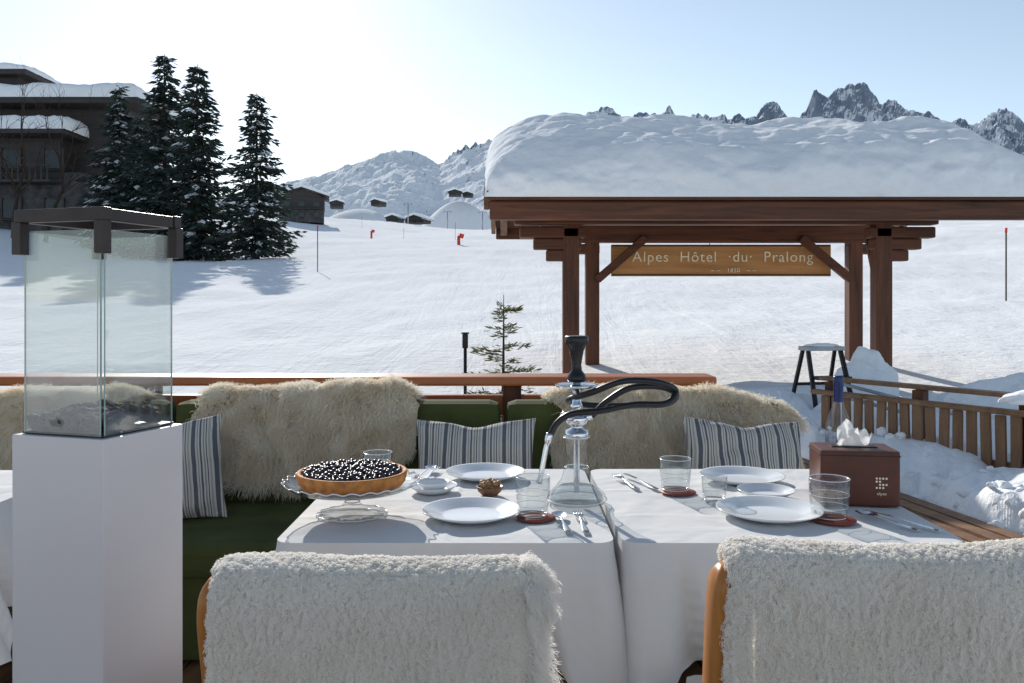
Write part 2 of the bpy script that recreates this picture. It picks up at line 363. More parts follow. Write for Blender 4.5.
# ------------------------------------------------------------------ snow slab helper
def snow_cap(name,x0,x1,y0,y1,zf,T,r,parent,nx=90,ny=60,amp=.05,seed=0,mat=None,pw=1.0,fs=1.1,rx=None,bl=1.6):
    rx=rx or r
    def cl(n): 
        t=np.linspace(-1,1,n); return .5+.5*np.sin(t*np.pi/2)
    U,V=np.meshgrid(cl(nx),cl(ny)); X=x0+(x1-x0)*U; Y=y0+(y1-y0)*V
    dx=np.minimum(X-x0,x1-X); dy=np.minimum(Y-y0,y1-Y)
    fx=np.sqrt(np.clip(1-(1-np.clip(dx/rx,0,1))**2,0,1)); fy=np.sqrt(np.clip(1-(1-np.clip(dy/r,0,1))**2,0,1))
    e=(fx*fy)**pw
    Z=zf(X,Y)+e*(T+amp*2*fbm(X*fs+seed,Y*fs,4))+.002
    bulge=np.abs(amp*bl*fbm(X*1.5+seed,Z*2.2+5,4))*np.sin(np.pi*np.clip(e,0,1)**.8)
    X2=X+(.5-e)*amp*fbm(Y*2+seed,X*0+seed,3)*1.2; Y2=Y-bulge*(dy<r*1.2)*np.where(V<.5,1,-1)
    return grid(name,X2,Y2,Z,mat or M['snow'],parent)

# ------------------------------------------------------------------ chalet (left)
ch=E('chalet',(-36,62,5),ab=True)
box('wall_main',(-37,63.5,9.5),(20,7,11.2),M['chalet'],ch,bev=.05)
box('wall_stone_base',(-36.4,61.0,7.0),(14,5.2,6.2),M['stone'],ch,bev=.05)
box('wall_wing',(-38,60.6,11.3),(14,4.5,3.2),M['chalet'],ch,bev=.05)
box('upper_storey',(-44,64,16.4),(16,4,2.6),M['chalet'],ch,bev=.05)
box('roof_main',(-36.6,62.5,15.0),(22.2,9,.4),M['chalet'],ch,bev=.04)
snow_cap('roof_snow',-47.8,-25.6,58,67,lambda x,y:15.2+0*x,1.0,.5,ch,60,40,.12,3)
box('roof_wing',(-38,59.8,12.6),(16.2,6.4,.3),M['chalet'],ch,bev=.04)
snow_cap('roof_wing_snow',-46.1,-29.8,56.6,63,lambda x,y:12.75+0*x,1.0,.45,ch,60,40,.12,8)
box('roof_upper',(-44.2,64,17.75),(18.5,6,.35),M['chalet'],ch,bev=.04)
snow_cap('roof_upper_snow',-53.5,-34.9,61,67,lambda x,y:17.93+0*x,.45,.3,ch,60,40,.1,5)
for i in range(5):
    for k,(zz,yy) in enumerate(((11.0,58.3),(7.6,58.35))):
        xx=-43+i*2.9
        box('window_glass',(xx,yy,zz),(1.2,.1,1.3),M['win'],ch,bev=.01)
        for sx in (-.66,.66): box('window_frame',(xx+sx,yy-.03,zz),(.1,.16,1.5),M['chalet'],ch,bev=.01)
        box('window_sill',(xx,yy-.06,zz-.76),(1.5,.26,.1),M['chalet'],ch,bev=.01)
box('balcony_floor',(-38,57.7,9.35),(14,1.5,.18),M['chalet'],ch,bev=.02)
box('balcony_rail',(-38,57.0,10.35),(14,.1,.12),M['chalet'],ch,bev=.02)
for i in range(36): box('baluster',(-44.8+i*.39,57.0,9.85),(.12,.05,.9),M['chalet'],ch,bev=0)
# ------------------------------------------------------------------ distant houses
def house(name,x,y,wd,dp,ht,z=None,rz=0,sn=.5):
    z=float(H(x,y))-.3 if z is None else z
    p=E(name,(x,y,z),rz)
    box('wall_lower',(0,0,ht*.25),(wd,dp,ht*.5),M['stone'],p,bev=.03)
    box('wall_timber',(0,-.02,ht*.5+ht*.22),(wd*1.03,dp*1.03,ht*.44),M['chalet'],p,bev=.03)
    h0=ht*.94; rh=wd*.2; o=.12*wd
    for nm,dz,th,mt,e in (('roof',0,.18,M['chalet'],0),('roof_snow',.19,sn,M['snow'],.05)):
        w2=wd/2+o+e; d2=dp/2+o+e; zz=h0+dz; v=[]
        for yy in (-d2,d2): v+=[(-w2,yy,zz),(0,yy,zz+rh),(w2,yy,zz),(w2-.1*e,yy,zz+th),(0,yy,zz+rh+th),(-w2+.1*e,yy,zz+th)]
        f=[(0,1,4,5),(1,2,3,4),(11,10,7,6),(10,9,8,7),(5,4,10,11),(4,3,9,10),(0,5,11,6),(2,8,9,3),(1,0,6,7),(2,1,7,8)]
        mk(nm,v,f,mt,p)
    mk('gable',[(-wd/2,-dp*.515,h0),(wd/2,-dp*.515,h0),(0,-dp*.515,h0+rh)],[(0,1,2)],M['chalet'],p)
    nw=max(2,int(wd/2.2))
    for i in range(nw):
        for zz in (ht*.28,ht*.68):
            box('window',(-wd/2+(i+.5)*wd/nw,-dp*.515-.06,zz),(wd/nw*.4,.12,ht*.16),M['win'],p,bev=0)
    box('balcony',(0,-dp*.515-.5,ht*.49),(wd*.9,.9,.12),M['chalet'],p,bev=0)
house('timber_house',-37.0,150,7.5,7,4.6,rz=R(12))
for (x,yy,d,wd,ht) in ((-45.4,222,330,5,1.6),(-37.5,223,340,8,1.5),(-86.5,208,420,6,2.6),(-69,206,440,5,2.4),(-37.5,196,560,8,2.6),(-29.5,197,570,6,2.2)):
    house('mountain_chalet',x,d,wd,7,ht,z=1.34+(300-yy)/850*d-.3,rz=R(random.uniform(-25,25)),sn=.9)
def knoll(xc,yc,rx,ry,zt,zb):
    U,A=np.meshgrid(np.linspace(0,1,26),np.linspace(0,2*np.pi,60))
    X=xc+rx*U*np.cos(A); Y=yc+ry*U*np.sin(A); Z=zb+(zt-zb)*(1-sst(U))+.8*fbm(X/20,Y/20,3)
    grid('snow_knoll',X,Y,Z,M['ground'])
knoll(-36,350,70,60,31.3,18); knoll(-78,440,60,70,48.5,20); knoll(-36,580,60,60,69,25)

# ------------------------------------------------------------------ pergola
pg=E('wooden_pergola',(2.5,10.9,0),ab=True)
for nm,x,y in (('post_front_left',.69,10),('post_front_right',4.34,10),('post_back_left',1.12,11.9),('post_back_right',4.78,11.9)):
    z0=float(H(x,y))-.3; w_=.19
    box(nm,(x,y,(z0+2.24)/2),(w_,w_,2.24-z0),M['wood_v'],pg,bev=.015)
for x,sg in ((.69,-1),(4.34,1)):
    box('corbel_lower',(x+sg*.10,10,1.86),(.38,.17,.13),M['wood_dark'],pg,bev=.02)
    box('corbel_middle',(x+sg*.16,10,1.995),(.56,.18,.13),M['wood_dark'],pg,bev=.02)
    box('corbel_upper',(x+sg*.22,10,2.13),(.76,.19,.13),M['wood_dark'],pg,bev=.02)
for x,sg in ((1.12,-1),(4.78,1)):
    box('corbel_upper',(x+sg*.2,11.9,2.05),(.6,.18,.14),M['wood_dark'],pg,bev=.02)
box('purlin_front',(2.50,10,2.32),(4.95,.2,.2),M['wood_dark'],pg,bev=.02)
box('purlin_back',(2.85,11.9,2.26),(4.9,.2,.24),M['wood_dark'],pg,bev=.02)
box('ridge_purlin',(2.72,10.95,2.92),(5.6,.2,.22),M['wood_dark'],pg,bev=.02)
beam('tie_beam_left',(.60,9.6,2.5),(1.2,12.3,2.5),.16,.16,M['wood_y'],pg); beam('tie_beam_right',(4.25,9.6,2.5),(4.86,12.3,2.5),.16,.16,M['wood_y'],pg)
beam('king_post_left',(.9,10.95,2.5),(.9,10.95,2.9),.14,.14,M['wood_v'],pg); beam('king_post_right',(4.56,10.95,2.5),(4.56,10.95,2.9),.14,.14,M['wood_v'],pg)
beam('brace_left',(1.18,11.78,1.62),(1.85,11.78,2.2),.09,.11,M['wood_dark'],pg); beam('brace_right',(4.70,11.78,1.62),(4.0,11.78,2.2),.09,.11,M['wood_dark'],pg)
beam('brace_side_left',(.69,10.1,1.6),(.82,10.7,2.2),.1,.1,M['wood_dark'],pg); beam('brace_side_right',(4.34,10.1,1.6),(4.48,10.7,2.2),.1,.1,M['wood_dark'],pg)
XL,XR=-.24,5.72
def roofz(y): return 2.50+(1.75-np.abs(y-10.95))*.46
for nm,ya,yb in (('roof_slope_front',9.2,10.95),('roof_slope_back',12.7,10.95)):
    v=[(x,y,roofz(y)-t) for t in (.09,.0) for x,y in ((XL,ya),(XR,ya),(XR,yb),(XL,yb))]
    mk(nm,v,[(3,2,1,0),(4,5,6,7),(0,1,5,4),(1,2,6,5),(2,3,7,6),(3,0,4,7)],M['wood_dark'],pg)
for i in range(11):
    x=XL+.12+i*(XR-XL-.24)/10
    beam('rafter_front',(x,9.22,2.41-.06),(x,10.95,3.215-.06),.1,.12,M['wood_y'],pg); beam('rafter_back',(x,12.68,2.41-.06),(x,10.95,3.215-.06),.1,.12,M['wood_y'],pg)
box('fascia_beam',((XL+XR)/2,9.15,2.30),(XR-XL,.12,.20),M['wood_dark'],pg,bev=.02)
box('fascia_board',((XL+XR)/2-.0,9.11,2.455),(XR-XL+.06,.16,.10),M['wood_dark'],pg,bev=.01)
box('fascia_back',((XL+XR)/2,12.76,2.36),(XR-XL,.1,.22),M['wood_dark'],pg,bev=.02)
for x in (XL-.035,XR+.035):
    beam('barge_board',(x,9.2,2.40),(x,10.95,3.20),.06,.18,M['wood_y'],pg); beam('barge_board',(x,12.7,2.40),(x,10.95,3.20),.06,.18,M['wood_y'],pg)
def rz_(x,y): return 2.515+(1.75-np.sqrt((y-10.95)**2+.02))*.44+.0
snow_cap('roof_snow',XL-.05,XR+.14,9.02,12.87,rz_,.44,.34,pg,260,170,.085,2,fs=1.5,rx=.6,bl=3.0)
sg=E('hotel_sign',(2.93,11.99,1.9),ab=True)
box('board',(2.93,11.94,1.895),(3.08,.05,.445),M['signwood'],sg,bev=.01)
for zz in (2.10,1.69): box('board_moulding',(2.93,11.91,zz),(3.06,.02,.02),M['wood_dark'],sg,bev=.004)
def text(name,t,loc,size,mat,parent,rot=(R(90),0,0),ext=.004):
    c=bpy.data.curves.new(name,'FONT'); c.body=t; c.size=size; c.extrude=ext; c.align_x='CENTER'; c.align_y='CENTER'; c.resolution_u=3; c.space_character=1.12; c.offset=.0
    c.materials.append(mat); o=bpy.data.objects.new(name,c); COL.objects.link(o); o.location=loc; o.rotation_euler=rot; adopt(o,parent); return o
text('lettering','Alpes  Hôtel  ·du·  Pralong',(2.95,11.908,1.94),.205,M['gold'],sg); text('lettering_small','~ ~   1850   ~ ~',(3.1,11.908,1.755),.085,M['gold'],sg)

# ------------------------------------------------------------------ terrace floor, railing
tf=E('terrace_floor',(-1,1.5,0),ab=True)
for i in range(44):
    x=-4.6+i*.145; box('floor_board',(x,1.2,-.02+.001*(i%3)),(.139,6.6,.04),M['wood_y'],tf,bev=.004)
rl=E('terrace_railing',(-1.5,4.1,0),ab=True)
box('top_rail',(-1.83,4.12,.955),(5.6,.2,.045),M['rail'],rl,bev=.012)
box('lower_rail',(-1.8,4.14,.83),(5.5,.05,.10),M['rail'],rl,bev=.01)
for i in range(7): box('rail_post',(-4.4+i*.88,4.14,.4),(.09,.09,1.06),M['wood_v'],rl,bev=.01)
dk=E('wooden_deck_step',(1.8,4.6,.3),ab=True)
ux,uy=.181,-.983; nx_,ny_=-.983,-.181
for i in range(8):
    o=.02+i*.105; a=(1.86+nx_*o-ux*.1,5.55+ny_*o-uy*.1,.30+.002*(i%2)); b=(a[0]+ux*2.3,a[1]+uy*2.3,a[2]); beam('deck_board',a,b,.090,.035,M['fencewood'],dk)
for i in range(4):
    t=.2+i*.6; a=(1.85+ux*t,5.55+uy*t,.24); beam('joist',a,(a[0]+nx_*.8,a[1]+ny_*.8,.24),.07,.08,M['wood_y'],dk)
    for q in (.1,.7): box('footing',(a[0]+nx_*q,a[1]+ny_*q,.0),(.08,.08,.42),M['wood_v'],dk)
fc=E('wooden_fence',(2.6,5,.5),ab=True)
A=np.array([2.12,5.75]);B=np.array([3.15,4.15]); dv=(B-A)/np.linalg.norm(B-A); Ln=np.linalg.norm(B-A)
k=int(Ln/.082)
for i in range(k+1):
    t=i/k; p=A+(B-A)*t; h=.70+random.uniform(-.008,.008)
    box('slat',(p[0],p[1],(.30+h)/2),(.056,.022,h-.30),M['fencewood'],fc,rot=(0,random.uniform(-.03,.03),math.atan2(dv[1],dv[0])),bev=.003)
nr=np.array([-dv[1],dv[0]])
for z,o,w_,h_ in ((.715,.0,.07,.03),(.40,.03,.04,.06),(.80,.10,.10,.025)):
    a=A+nr*o-dv*.1; b=B+nr*o; beam('fence_rail',(a[0],a[1],z),(b[0],b[1],z),w_,h_,M['fencewood'],fc)
for i in range(4):
    p=A+(B-A)*(i/3)+nr*.07; box('fence_post',(p[0],p[1],.5),(.07,.07,.57),M['wood_v'],fc,rot=(0,0,math.atan2(dv[1],dv[0])))
def lump(name,c,s,parent=None,seed=0,mat=None,amp=.25):
    U,A=np.meshgrid(np.linspace(0,1,30),np.linspace(0,2*np.pi,56)); x=np.sin(U*np.pi*.6)*np.cos(A); y=np.sin(U*np.pi*.6)*np.sin(A); z=np.cos(U*np.pi*.6)
    n_=1+amp*fbm(x*1.3+seed,y*1.3+z+seed,4); grid(name,c[0]+s[0]*x*n_,c[1]+s[1]*y*n_,c[2]+s[2]*z*n_,mat or M['snow'],parent)
lump('snow_pile',(3.25,7.8,.42),(.26,.25,.42),None,3,amp=.45); lump('snow_pile',(3.9,6.2,.50),(.6,.4,.28),None,7,amp=.5); lump('snow_pile',(2.9,4.62,.80),(.24,.10,.06),None,12)
lump('snow_pile',(4.4,5.4,.45),(.9,.6,.25),None,17,amp=.5); lump('snow_pile',(3.0,8.9,.2),(1.1,.5,.25),None,21,amp=.5); lump('snow_pile',(2.7,6.6,.42),(.35,.3,.16),None,25,amp=.6)
g_=np.random.default_rng(11)
cl_=[]
for i in range(60):
    y=g_.uniform(3.7,6.2); x=1.9+(5.5-y)*.184+abs(g_.normal(0,.25)); cl_.append((x,y,g_.uniform(.012,.04)))
bm=bmesh.new(); bmesh.ops.create_icosphere(bm,subdivisions=3,radius=1); sv=np.array([v.co[:] for v in bm.verts]); sf=np.array([[v.index for v in f.verts] for f in bm.faces]); bm.free()
V=[];F=[];o=0
for i,(x,y,r_) in enumerate(cl_):
    n_=1+.6*fbm(sv[:,0]*1.6+i,sv[:,1]*1.6+sv[:,2]+i,3); V.append(sv*n_[:,None]*np.array([r_,r_,r_*.8])+np.array([x,y,float(H(x,y))+r_*.3])); F.append(sf+o); o+=len(sv)
mk('snow_clods',np.concatenate(V),np.concatenate(F),M['snow'],None,True)

ld=E('step_ladder',(2.55,7.0,float(H(2.55,7.0))-.02),R(12)); ld.scale=(.86,.86,.84)
for sx in (-.17,.17):
    beam('front_leg',(sx*1.15,-.22,0),(sx,-.04,.55),.035,.045,M['black'],ld); beam('rear_leg',(sx*1.15,.22,0),(sx,.05,.55),.03,.04,M['black'],ld)
box('top_step',(0,0,.565),(.40,.17,.04),M['grey'],ld); box('lower_step',(0,-.15,.29),(.36,.14,.03),M['black'],ld); beam('rear_brace',(-.18,.2,.2),(.18,.2,.2),.02,.03,M['black'],ld)
lump('snow_on_step',(0,0,.59),(.17,.07,.025),ld,3)
hs=E('metal_handrail',(2.62,6.2,.4),ab=True)
for dz in (0,.09): tube('rail_tube',[(2.32,6.2,.66+dz),(2.75,5.95,.55+dz)],.013,M['grey'],hs)
for t in (0.05,.95): tube('rail_leg',[(2.32+.43*t,6.2-.25*t,.75-.11*t),(2.32+.43*t,6.2-.25*t,.3)],.013,M['grey'],hs)

def pole(name,x,y,h,flag=False):
    p=E(name,(x,y,float(H(x,y))-.1)); tube('pole',[(0,0,0),(0,0,h)],.018,M['bark'] if not flag else M['red'],p,6)
    if flag:
        tube('padding',[(0,0,.1),(0,0,h*.8)],.14,M['red'],p,10); box('panel',(.25,0,h*.8),(.4,.04,.4),M['red'],p,rot=(0,.3,0),bev=.01)
    else: tube('cap',[(0,0,h-.12),(0,0,h)],.03,M['red'],p,6)
pole('piste_marker',-19.5,118,1.6,True); pole('piste_marker',-4.7,75,1.1,True)
for x,y,h in ((12.2,21,1.9),(-8.0,35,2.0),(9.3,40,1.4),(24,60,1.8),(-6,90,2.0),(-14,110,2.0),(2,130,2.2),(-30,170,2.6)): pole('piste_pole',x,y,h)
bp=E('bollard_lamp',(-.33,6.0,.05)); tube('post',[(0,0,0),(0,0,.98)],.012,M['black'],bp); box('lamp_head',(0,0,1.0),(.04,.04,.10),M['black'],bp); box('cap',(0,0,1.057),(.055,.055,.012),M['black'],bp)
def pylon(x,y,h):
    p=E('ski_lift_pylon',(x,y,float(H(x,y))-.5)); tube('mast',[(0,0,0),(0,0,h)],[.2,.14],M['grey'],p); box('crossarm',(0,0,h),(2.6,.2,.2),M['grey'],p)
    for q in (-1.2,1.2): box('sheaves',(q,0,h-.2),(.15,1.3,.2),M['black'],p)
pylon(-33,270,7); pylon(-22,290,7); pylon(-9,260,6)

# ------------------------------------------------------------------ bench, furs, pillows
bn=E('upholstered_bench',(-1.3,3.5,0),ab=True)
box('seat_cushion',(-1.45,3.40,.40),(5.2,.72,.12),M['olive'],bn,bev=.035); box('seat_base',(-1.45,3.42,.18),(5.1,.64,.31),M['olive'],bn,bev=.01)
for i,(x0,x1) in enumerate(((-4.05,-1.52),(-1.5,-.05),(-.03,1.20))): box('backrest',((x0+x1)/2,3.83,.64),(x1-x0,.14,.50),M['olive'],bn,bev=.05)
def fur(name,x0,x1,zt,zb,yf,seed,slope=0,L=.058,n=52000):
    path=catm([(3.93,zt-.22),(3.925,zt-.08),(3.88,zt-.012),(3.80,zt),(yf+.035,zt-.03),(yf+.0,zt-.12),(yf-.02,(zt+zb)/2),(yf-.035,zb)],6); path=np.array(path)
    tt=np.linspace(0,1,len(path))
    def S(u,v):
        u=np.asarray(u,float);v=np.asarray(v,float); lo=.10*vn(u*4+seed,u*0+seed)*v
        wv=(.08*vn(v*4+seed*3,v*0))*np.sign(u-.5)
        ed=np.clip(np.minimum(u,1-u)/.16,0,1); sh=(1-np.sqrt(1-(1-ed)**2))*.11
        x=x0+(x1-x0)*u+wv*np.clip(np.abs(u-.5)*4,0,1); y=np.interp(v,tt,path[:,0]); z=np.interp(v,tt,path[:,1])+lo-slope*np.clip(u-.6,0,1)**1.5+sh*np.clip((v-.6)*3,-.15,1)
        y=y-.03*vn(u*7,v*5+seed)
        return np.stack([x,y,z],-1)
    p=E(name,((x0+x1)/2,3.75,zb),ab=True); U,V=np.meshgrid(np.linspace(0,1,50),np.linspace(0,1,40)); G=S(U.ravel(),V.ravel()).reshape(40,50,3)
    grid('hide',G[...,0],G[...,1],G[...,2],M['furpad'],p)
    hair('wool',S,n,L,7,M['fur'],p,down=.5,curl=.0042,turns=1.4,rad=.0011,clump=.85,cf=15,grav=.35,vrange=(.15,1),seed=seed)
fur('sheepskin_throw',-1.39,-.42,.950,.59,3.74,1); fur('sheepskin_throw',.20,1.24,.930,.58,3.74,2,slope=.35); fur('sheepskin_throw',-3.2,-1.66,.925,.56,3.74,3)
def pillow(x,y,z,w_,h_,tx,rz,seed=0,ry=0):
    p=E('striped_pillow',(x,y,z),rot=(tx,ry,rz)); t=np.linspace(-1,1,36); t=np.sin(t*np.pi/2); U,V=np.meshgrid(t,t)
    th=.085*(np.clip(1-U**2,0,1)**.45)*(np.clip(1-V**2,0,1)**.45); pin=1-.09*(1-np.abs(U)**2)*np.abs(V)**3; pin2=1-.07*(1-np.abs(V)**2)*np.abs(U)**3
    X=U*w_/2*pin2; Z=V*h_/2*pin; wr=.028*fbm(U*2.5+seed,V*2.5,3)
    Z=Z-.02*np.exp(-(U/.3)**2)*np.clip(V,0,1)**2
    grid('front',X,-th+wr*(th>.02),Z,M['stripe'],p); grid('back',X,th+.0,Z,M['stripe'],p)
pillow(-.15,3.48,.645,.50,.42,R(-16),R(-3),1,R(-1)); pillow(.945,3.45,.645,.50,.43,R(-18),R(4),5,R(3)); pillow(-1.40,3.44,.645,.46,.42,R(-12),R(10),9,R(-5))

# ------------------------------------------------------------------ tables
def table(name,x0,x1,y0,y1,zt,seed,wl=.9,wr_=.9):
    p=E(name,((x0+x1)/2,(y0+y1)/2,0),ab=True)
    pw=[];nr=[];cd=[]
    r=.045; cs=[(x1-r,y0+r,-90),(x1-r,y1-r,0),(x0+r,y1-r,90),(x0+r,y0+r,180)]
    for i,(cx,cy,a0) in enumerate(cs):
        for a in np.linspace(a0,a0+90,9): pw.append((cx+r*math.cos(R(a)),cy+r*math.sin(R(a)))); nr.append((math.cos(R(a)),math.sin(R(a)))); cd.append(0)
        nx2,ny2,na=cs[(i+1)%4]; s0=pw[-1]; s1=(nx2+r*math.cos(R(na)),ny2+r*math.sin(R(na))); L=math.dist(s0,s1)
        for t in np.linspace(0,1,102)[1:-1]: pw.append((s0[0]+(s1[0]-s0[0])*t,s0[1]+(s1[1]-s0[1])*t)); nr.append((math.cos(R(na)),math.sin(R(na)))); cd.append(min(t,1-t)*L)
    pw=np.array(pw);nr=np.array(nr);cd=np.array(cd);n=len(pw); arc=np.arange(n)/n
    rows=34; X=np.zeros((rows,n));Y=X.copy();Z=X.copy()
    cf=np.exp(-(cd/.075)**2); dip=np.exp(-((cd-.13)/.05)**2)
    fold=fbm(np.cos(arc*6.283)*5.2+seed,np.sin(arc*6.283)*5.2+seed,2)*3.6+.35*np.sin(arc*2*np.pi*23+seed)
    for k in range(rows):
        t=k/(rows-1); hang=.262+.12*cf+.016*np.sin(arc*31+seed)+.02*fold
        fd=np.roll(fold,int(8*t))
        o=.008*min(1,t*6)+t**.8*(.020+.046*np.clip(fd,-.8,1.5)*(1-cf*.5)+.12*cf*t**.6-.028*dip)
        wx=np.where(nr[:,0]>0,wr_,wl)
        X[k]=pw[:,0]+nr[:,0]*o*wx; Y[k]=pw[:,1]+nr[:,1]*o; Z[k]=zt-.010*min(1,t*30)-t*hang
    grid('tablecloth_drop',X,Y,Z,M['cloth'],p,wrap=True)
    rows=24;X=np.zeros((rows,n));Y=X.copy();Z=X.copy();cx,cy=(x0+x1)/2,(y0+y1)/2
    for k in range(rows):
        q=1-(k/(rows-1))*.999; X[k]=cx+(pw[:,0]-cx)*q; Y[k]=cy+(pw[:,1]-cy)*q
    cre=.0028*(np.exp(-((X-cx)/.009)**2)+np.exp(-((Y-cy-.12)/.009)**2)+np.exp(-((Y-cy+.2)/.009)**2))
    Z=zt+cre*np.clip(np.arange(rows)/4,0,1)[:,None]+.006*fbm(X*7,Y*7,3)*np.clip(np.arange(rows)/3,0,1)[:,None]
    Z[0]=zt
    grid('tablecloth_top',X,Y,Z,M['cloth'],p,wrap=True)
    box('table_board',(cx,cy,zt-.029),(x1-x0-.07,y1-y0-.07,.03),M['wood_dark'],p)
    tube('column',[(cx,cy,.02),(cx,cy,zt-.045)],.04,M['black'],p,14); lathe('foot',[(.001,.05),(.06,.045),(.24,.02),(.25,.0)],M['black'],p,32,(cx,cy,0))
T=.74
table('dining_table',-.59,.255,2.10,3.02,T,1,.9,.55); table('dining_table',.275,1.13,2.10,3.02,T,2,.05,.9); table('dining_table',-2.5,-1.52,2.3,3.0,T,5)

# ------------------------------------------------------------------ chairs
def chair(x0,x1,yb,zt,seed,fringe):
    xe1=x1+(.03 if fringe else 0)
    cx=(x0+x1)/2; p=E('dining_chair',(cx,yb,0),ab=True)
    for s_ in (-1,1):
        xx=cx+s_*((x1-x0)/2+.012)-(.03 if s_>0 else 0)
        P=catm([(xx,yb-.02,.0),(xx,yb+.03,.25),(xx,yb+.045,.45),(xx,yb+.02,.65),(xx,yb-.01,zt-.10),(xx-s_*.008,yb-.015,zt-.03)],6)
        v=[];f=[]
        for i,q in enumerate(P):
            t=i/(len(P)-1); w2=.018; d2=.040*(1-.25*abs(t-.5)); 
            if i>=len(P)-3: d2*=[.9,.7,.35][i-len(P)+3]; w2*=[.97,.85,.5][i-len(P)+3]
            for a in range(12):
                an=2*math.pi*a/12; c_,s2=math.cos(an),math.sin(an); v.append((q[0]+w2*math.copysign(abs(c_)**.6,c_),q[1]+d2*math.copysign(abs(s2)**.6,s2),q[2]))
        for i in range(len(P)-1):
            for a in range(12): f.append((i*12+a,i*12+(a+1)%12,(i+1)*12+(a+1)%12,(i+1)*12+a))
        f.append(tuple((len(P)-1)*12+a for a in range(12))); mk('back_post',v,f,M['chairwood'],p,True)
        tube('front_leg',[(xx,yb+.50,0),(xx,yb+.49,.44)],[.016,.022],M['chairwood'],p,10)
        beam('side_rail',(xx,yb+.03,.40),(xx,yb+.5,.41),.03,.06,M['chairwood'],p)
    box('seat',(cx,yb+.28,.45),(x1-x0-.06,.46,.07),M['bpad'],p,bev=.03)
    box('back_panel',(cx-.01,yb-.0,zt-.20),(x1-x0-.05,.022,.32),M['chairwood'],p,bev=.01)
    path=np.array(catm([(yb+.075,zt-.42),(yb+.06,zt-.12),(yb+.05,zt-.03),(yb+.02,zt),(yb-.025,zt-.004),(yb-.05,zt-.03),(yb-.06,zt-.12),(yb-.065,zt-.35),(yb-.075,zt-.62)],6)); tt=np.linspace(0,1,len(path))
    def S(u,v):
        u=np.asarray(u,float);v=np.asarray(v,float)
        ed=np.clip(np.minimum(u,1-u)/.07,0,1); rnd=1-np.sqrt(1-(1-ed)**2)
        y=np.interp(v,tt,path[:,0]); z=np.interp(v,tt,path[:,1])
        vb=np.clip((v-.3)/.7,0,1)
        x=x0+(xe1-x0)*u+.02*(u-.5)*vb+.014*vn(v*5+seed,v*0+seed)
        z=z-rnd*.022*np.clip(1.3-np.abs(v-.42)*3.3,0,1)+.008*vn(u*4+seed,v*0)-.010*np.sin(np.pi*u)
        y=y+rnd*.02*np.clip((v-.42)*8,-1,1)+.018*fbm(u*2.4+seed,v*3,3)*np.clip((v-.45)*5,0,1)
        return np.stack([x,y,z],-1)
    q=E('wool_throw',(cx,yb,zt),ab=True)
    U,V=np.meshgrid(np.linspace(0,1,60),np.linspace(0,1,60)); G=S(U.ravel(),V.ravel()).reshape(60,60,3); grid('throw_backing',G[...,0],G[...,1],G[...,2],M['bpad'],q)
    hair('wool_pile',S,90000,.0070,7,M['boucle'],q,down=.10,curl=.0028,turns=1.6,rad=.0008,clump=1.3,cf=110,vrange=(.18,1),grav=.1,seed=seed)
    if fringe:
        hair('wool_fringe',S,7000,.036,7,M['boucle'],q,down=.3,curl=.003,turns=2,rad=.0008,clump=1.0,cf=30,urange=(.96,1),vrange=(.42,1),grav=.3,seed=seed+9,off=1.0)
chair(-.515,.005,1.5,.885,1,1); chair(.362,.935,1.45,.925,2,0)

# ------------------------------------------------------------------ tabletop things
def plate(x,y,r,z=T,name='dinner_plate'):
    p=E(name,(x,y,z+.005)); lathe('dish',[(.0001,.004),(r*.55,.004),(r*.66,.006),(r*.72,.012),(r*.98,.021),(r,.0225),(r*1.0,.020),(r*.74,.006),(r*.62,.0),(.0001,.0)],M['porc'],p,72)
plate(-.112,2.34,.136); plate(-.09,2.86,.134); plate(.71,2.35,.143); plate(.757,2.80,.137)
plate(-.245,2.64,.075,name='bread_plate'); plate(.77,2.58,.085,name='bread_plate')
nb=E('ceramic_dish',(-.245,2.64,T+.013)); lathe('bowl',[(.0001,.002),(.03,.002),(.045,.015),(.05,.024),(.052,.023),(.036,.001),(.0001,0)],M['porc'],nb,40)
def tumbler(x,y,r,h,coaster=True,z=T):
    p=E('glass_tumbler',(x,y,z+(.0085 if coaster else .005)))
    def md(i,rr,zz,a): 
        return (rr*(1+.025*abs(math.sin(a*9))) if i in(2,3,4) else rr,zz)
    lathe('outer_wall',[(.0001,0),(r*.8,0),(r*.86,.006),(r*.92,h*.35),(r*.97,h*.6),(r,h*.66),(r*1.0,h),(r*.965,h),(r*.95,h*.6),(r*.84,.02),(r*.78,.014),(.0001,.013)],M['glass'],p,108,mod=md)
    tube('rim',[(r*.985*math.cos(a),r*.985*math.sin(a),h) for a in np.linspace(0,2*math.pi,49)],.0011,M['porc'],p,5)
    tube('base_ring',[(r*.8*math.cos(a),r*.8*math.sin(a),.005) for a in np.linspace(0,2*math.pi,49)],.0022,M['steel'],p,5)
    for zz,rf_ in ((.30,.91),(.6,.965)): tube('cut_ring',[(r*rf_*math.cos(a),r*rf_*math.sin(a),h*zz) for a in np.linspace(0,2*math.pi,49)],.0007,M['porc'],p,4)
    if coaster:
        c=E('drink_coaster',(x+.008,y-.004,z+.0045)); lathe('disc',[(.0001,.0035),(r*1.12,.0035),(r*1.15,.0015),(r*1.12,0),(.0001,0)],M['coaster'],c,40)
tumbler(.057,2.33,.047,.108); tumbler(.507,2.64,.048,.10); tumbler(.60,2.52,.037,.075,False); tumbler(.862,2.31,.053,.108); tumbler(-.45,2.85,.048,.085,False)
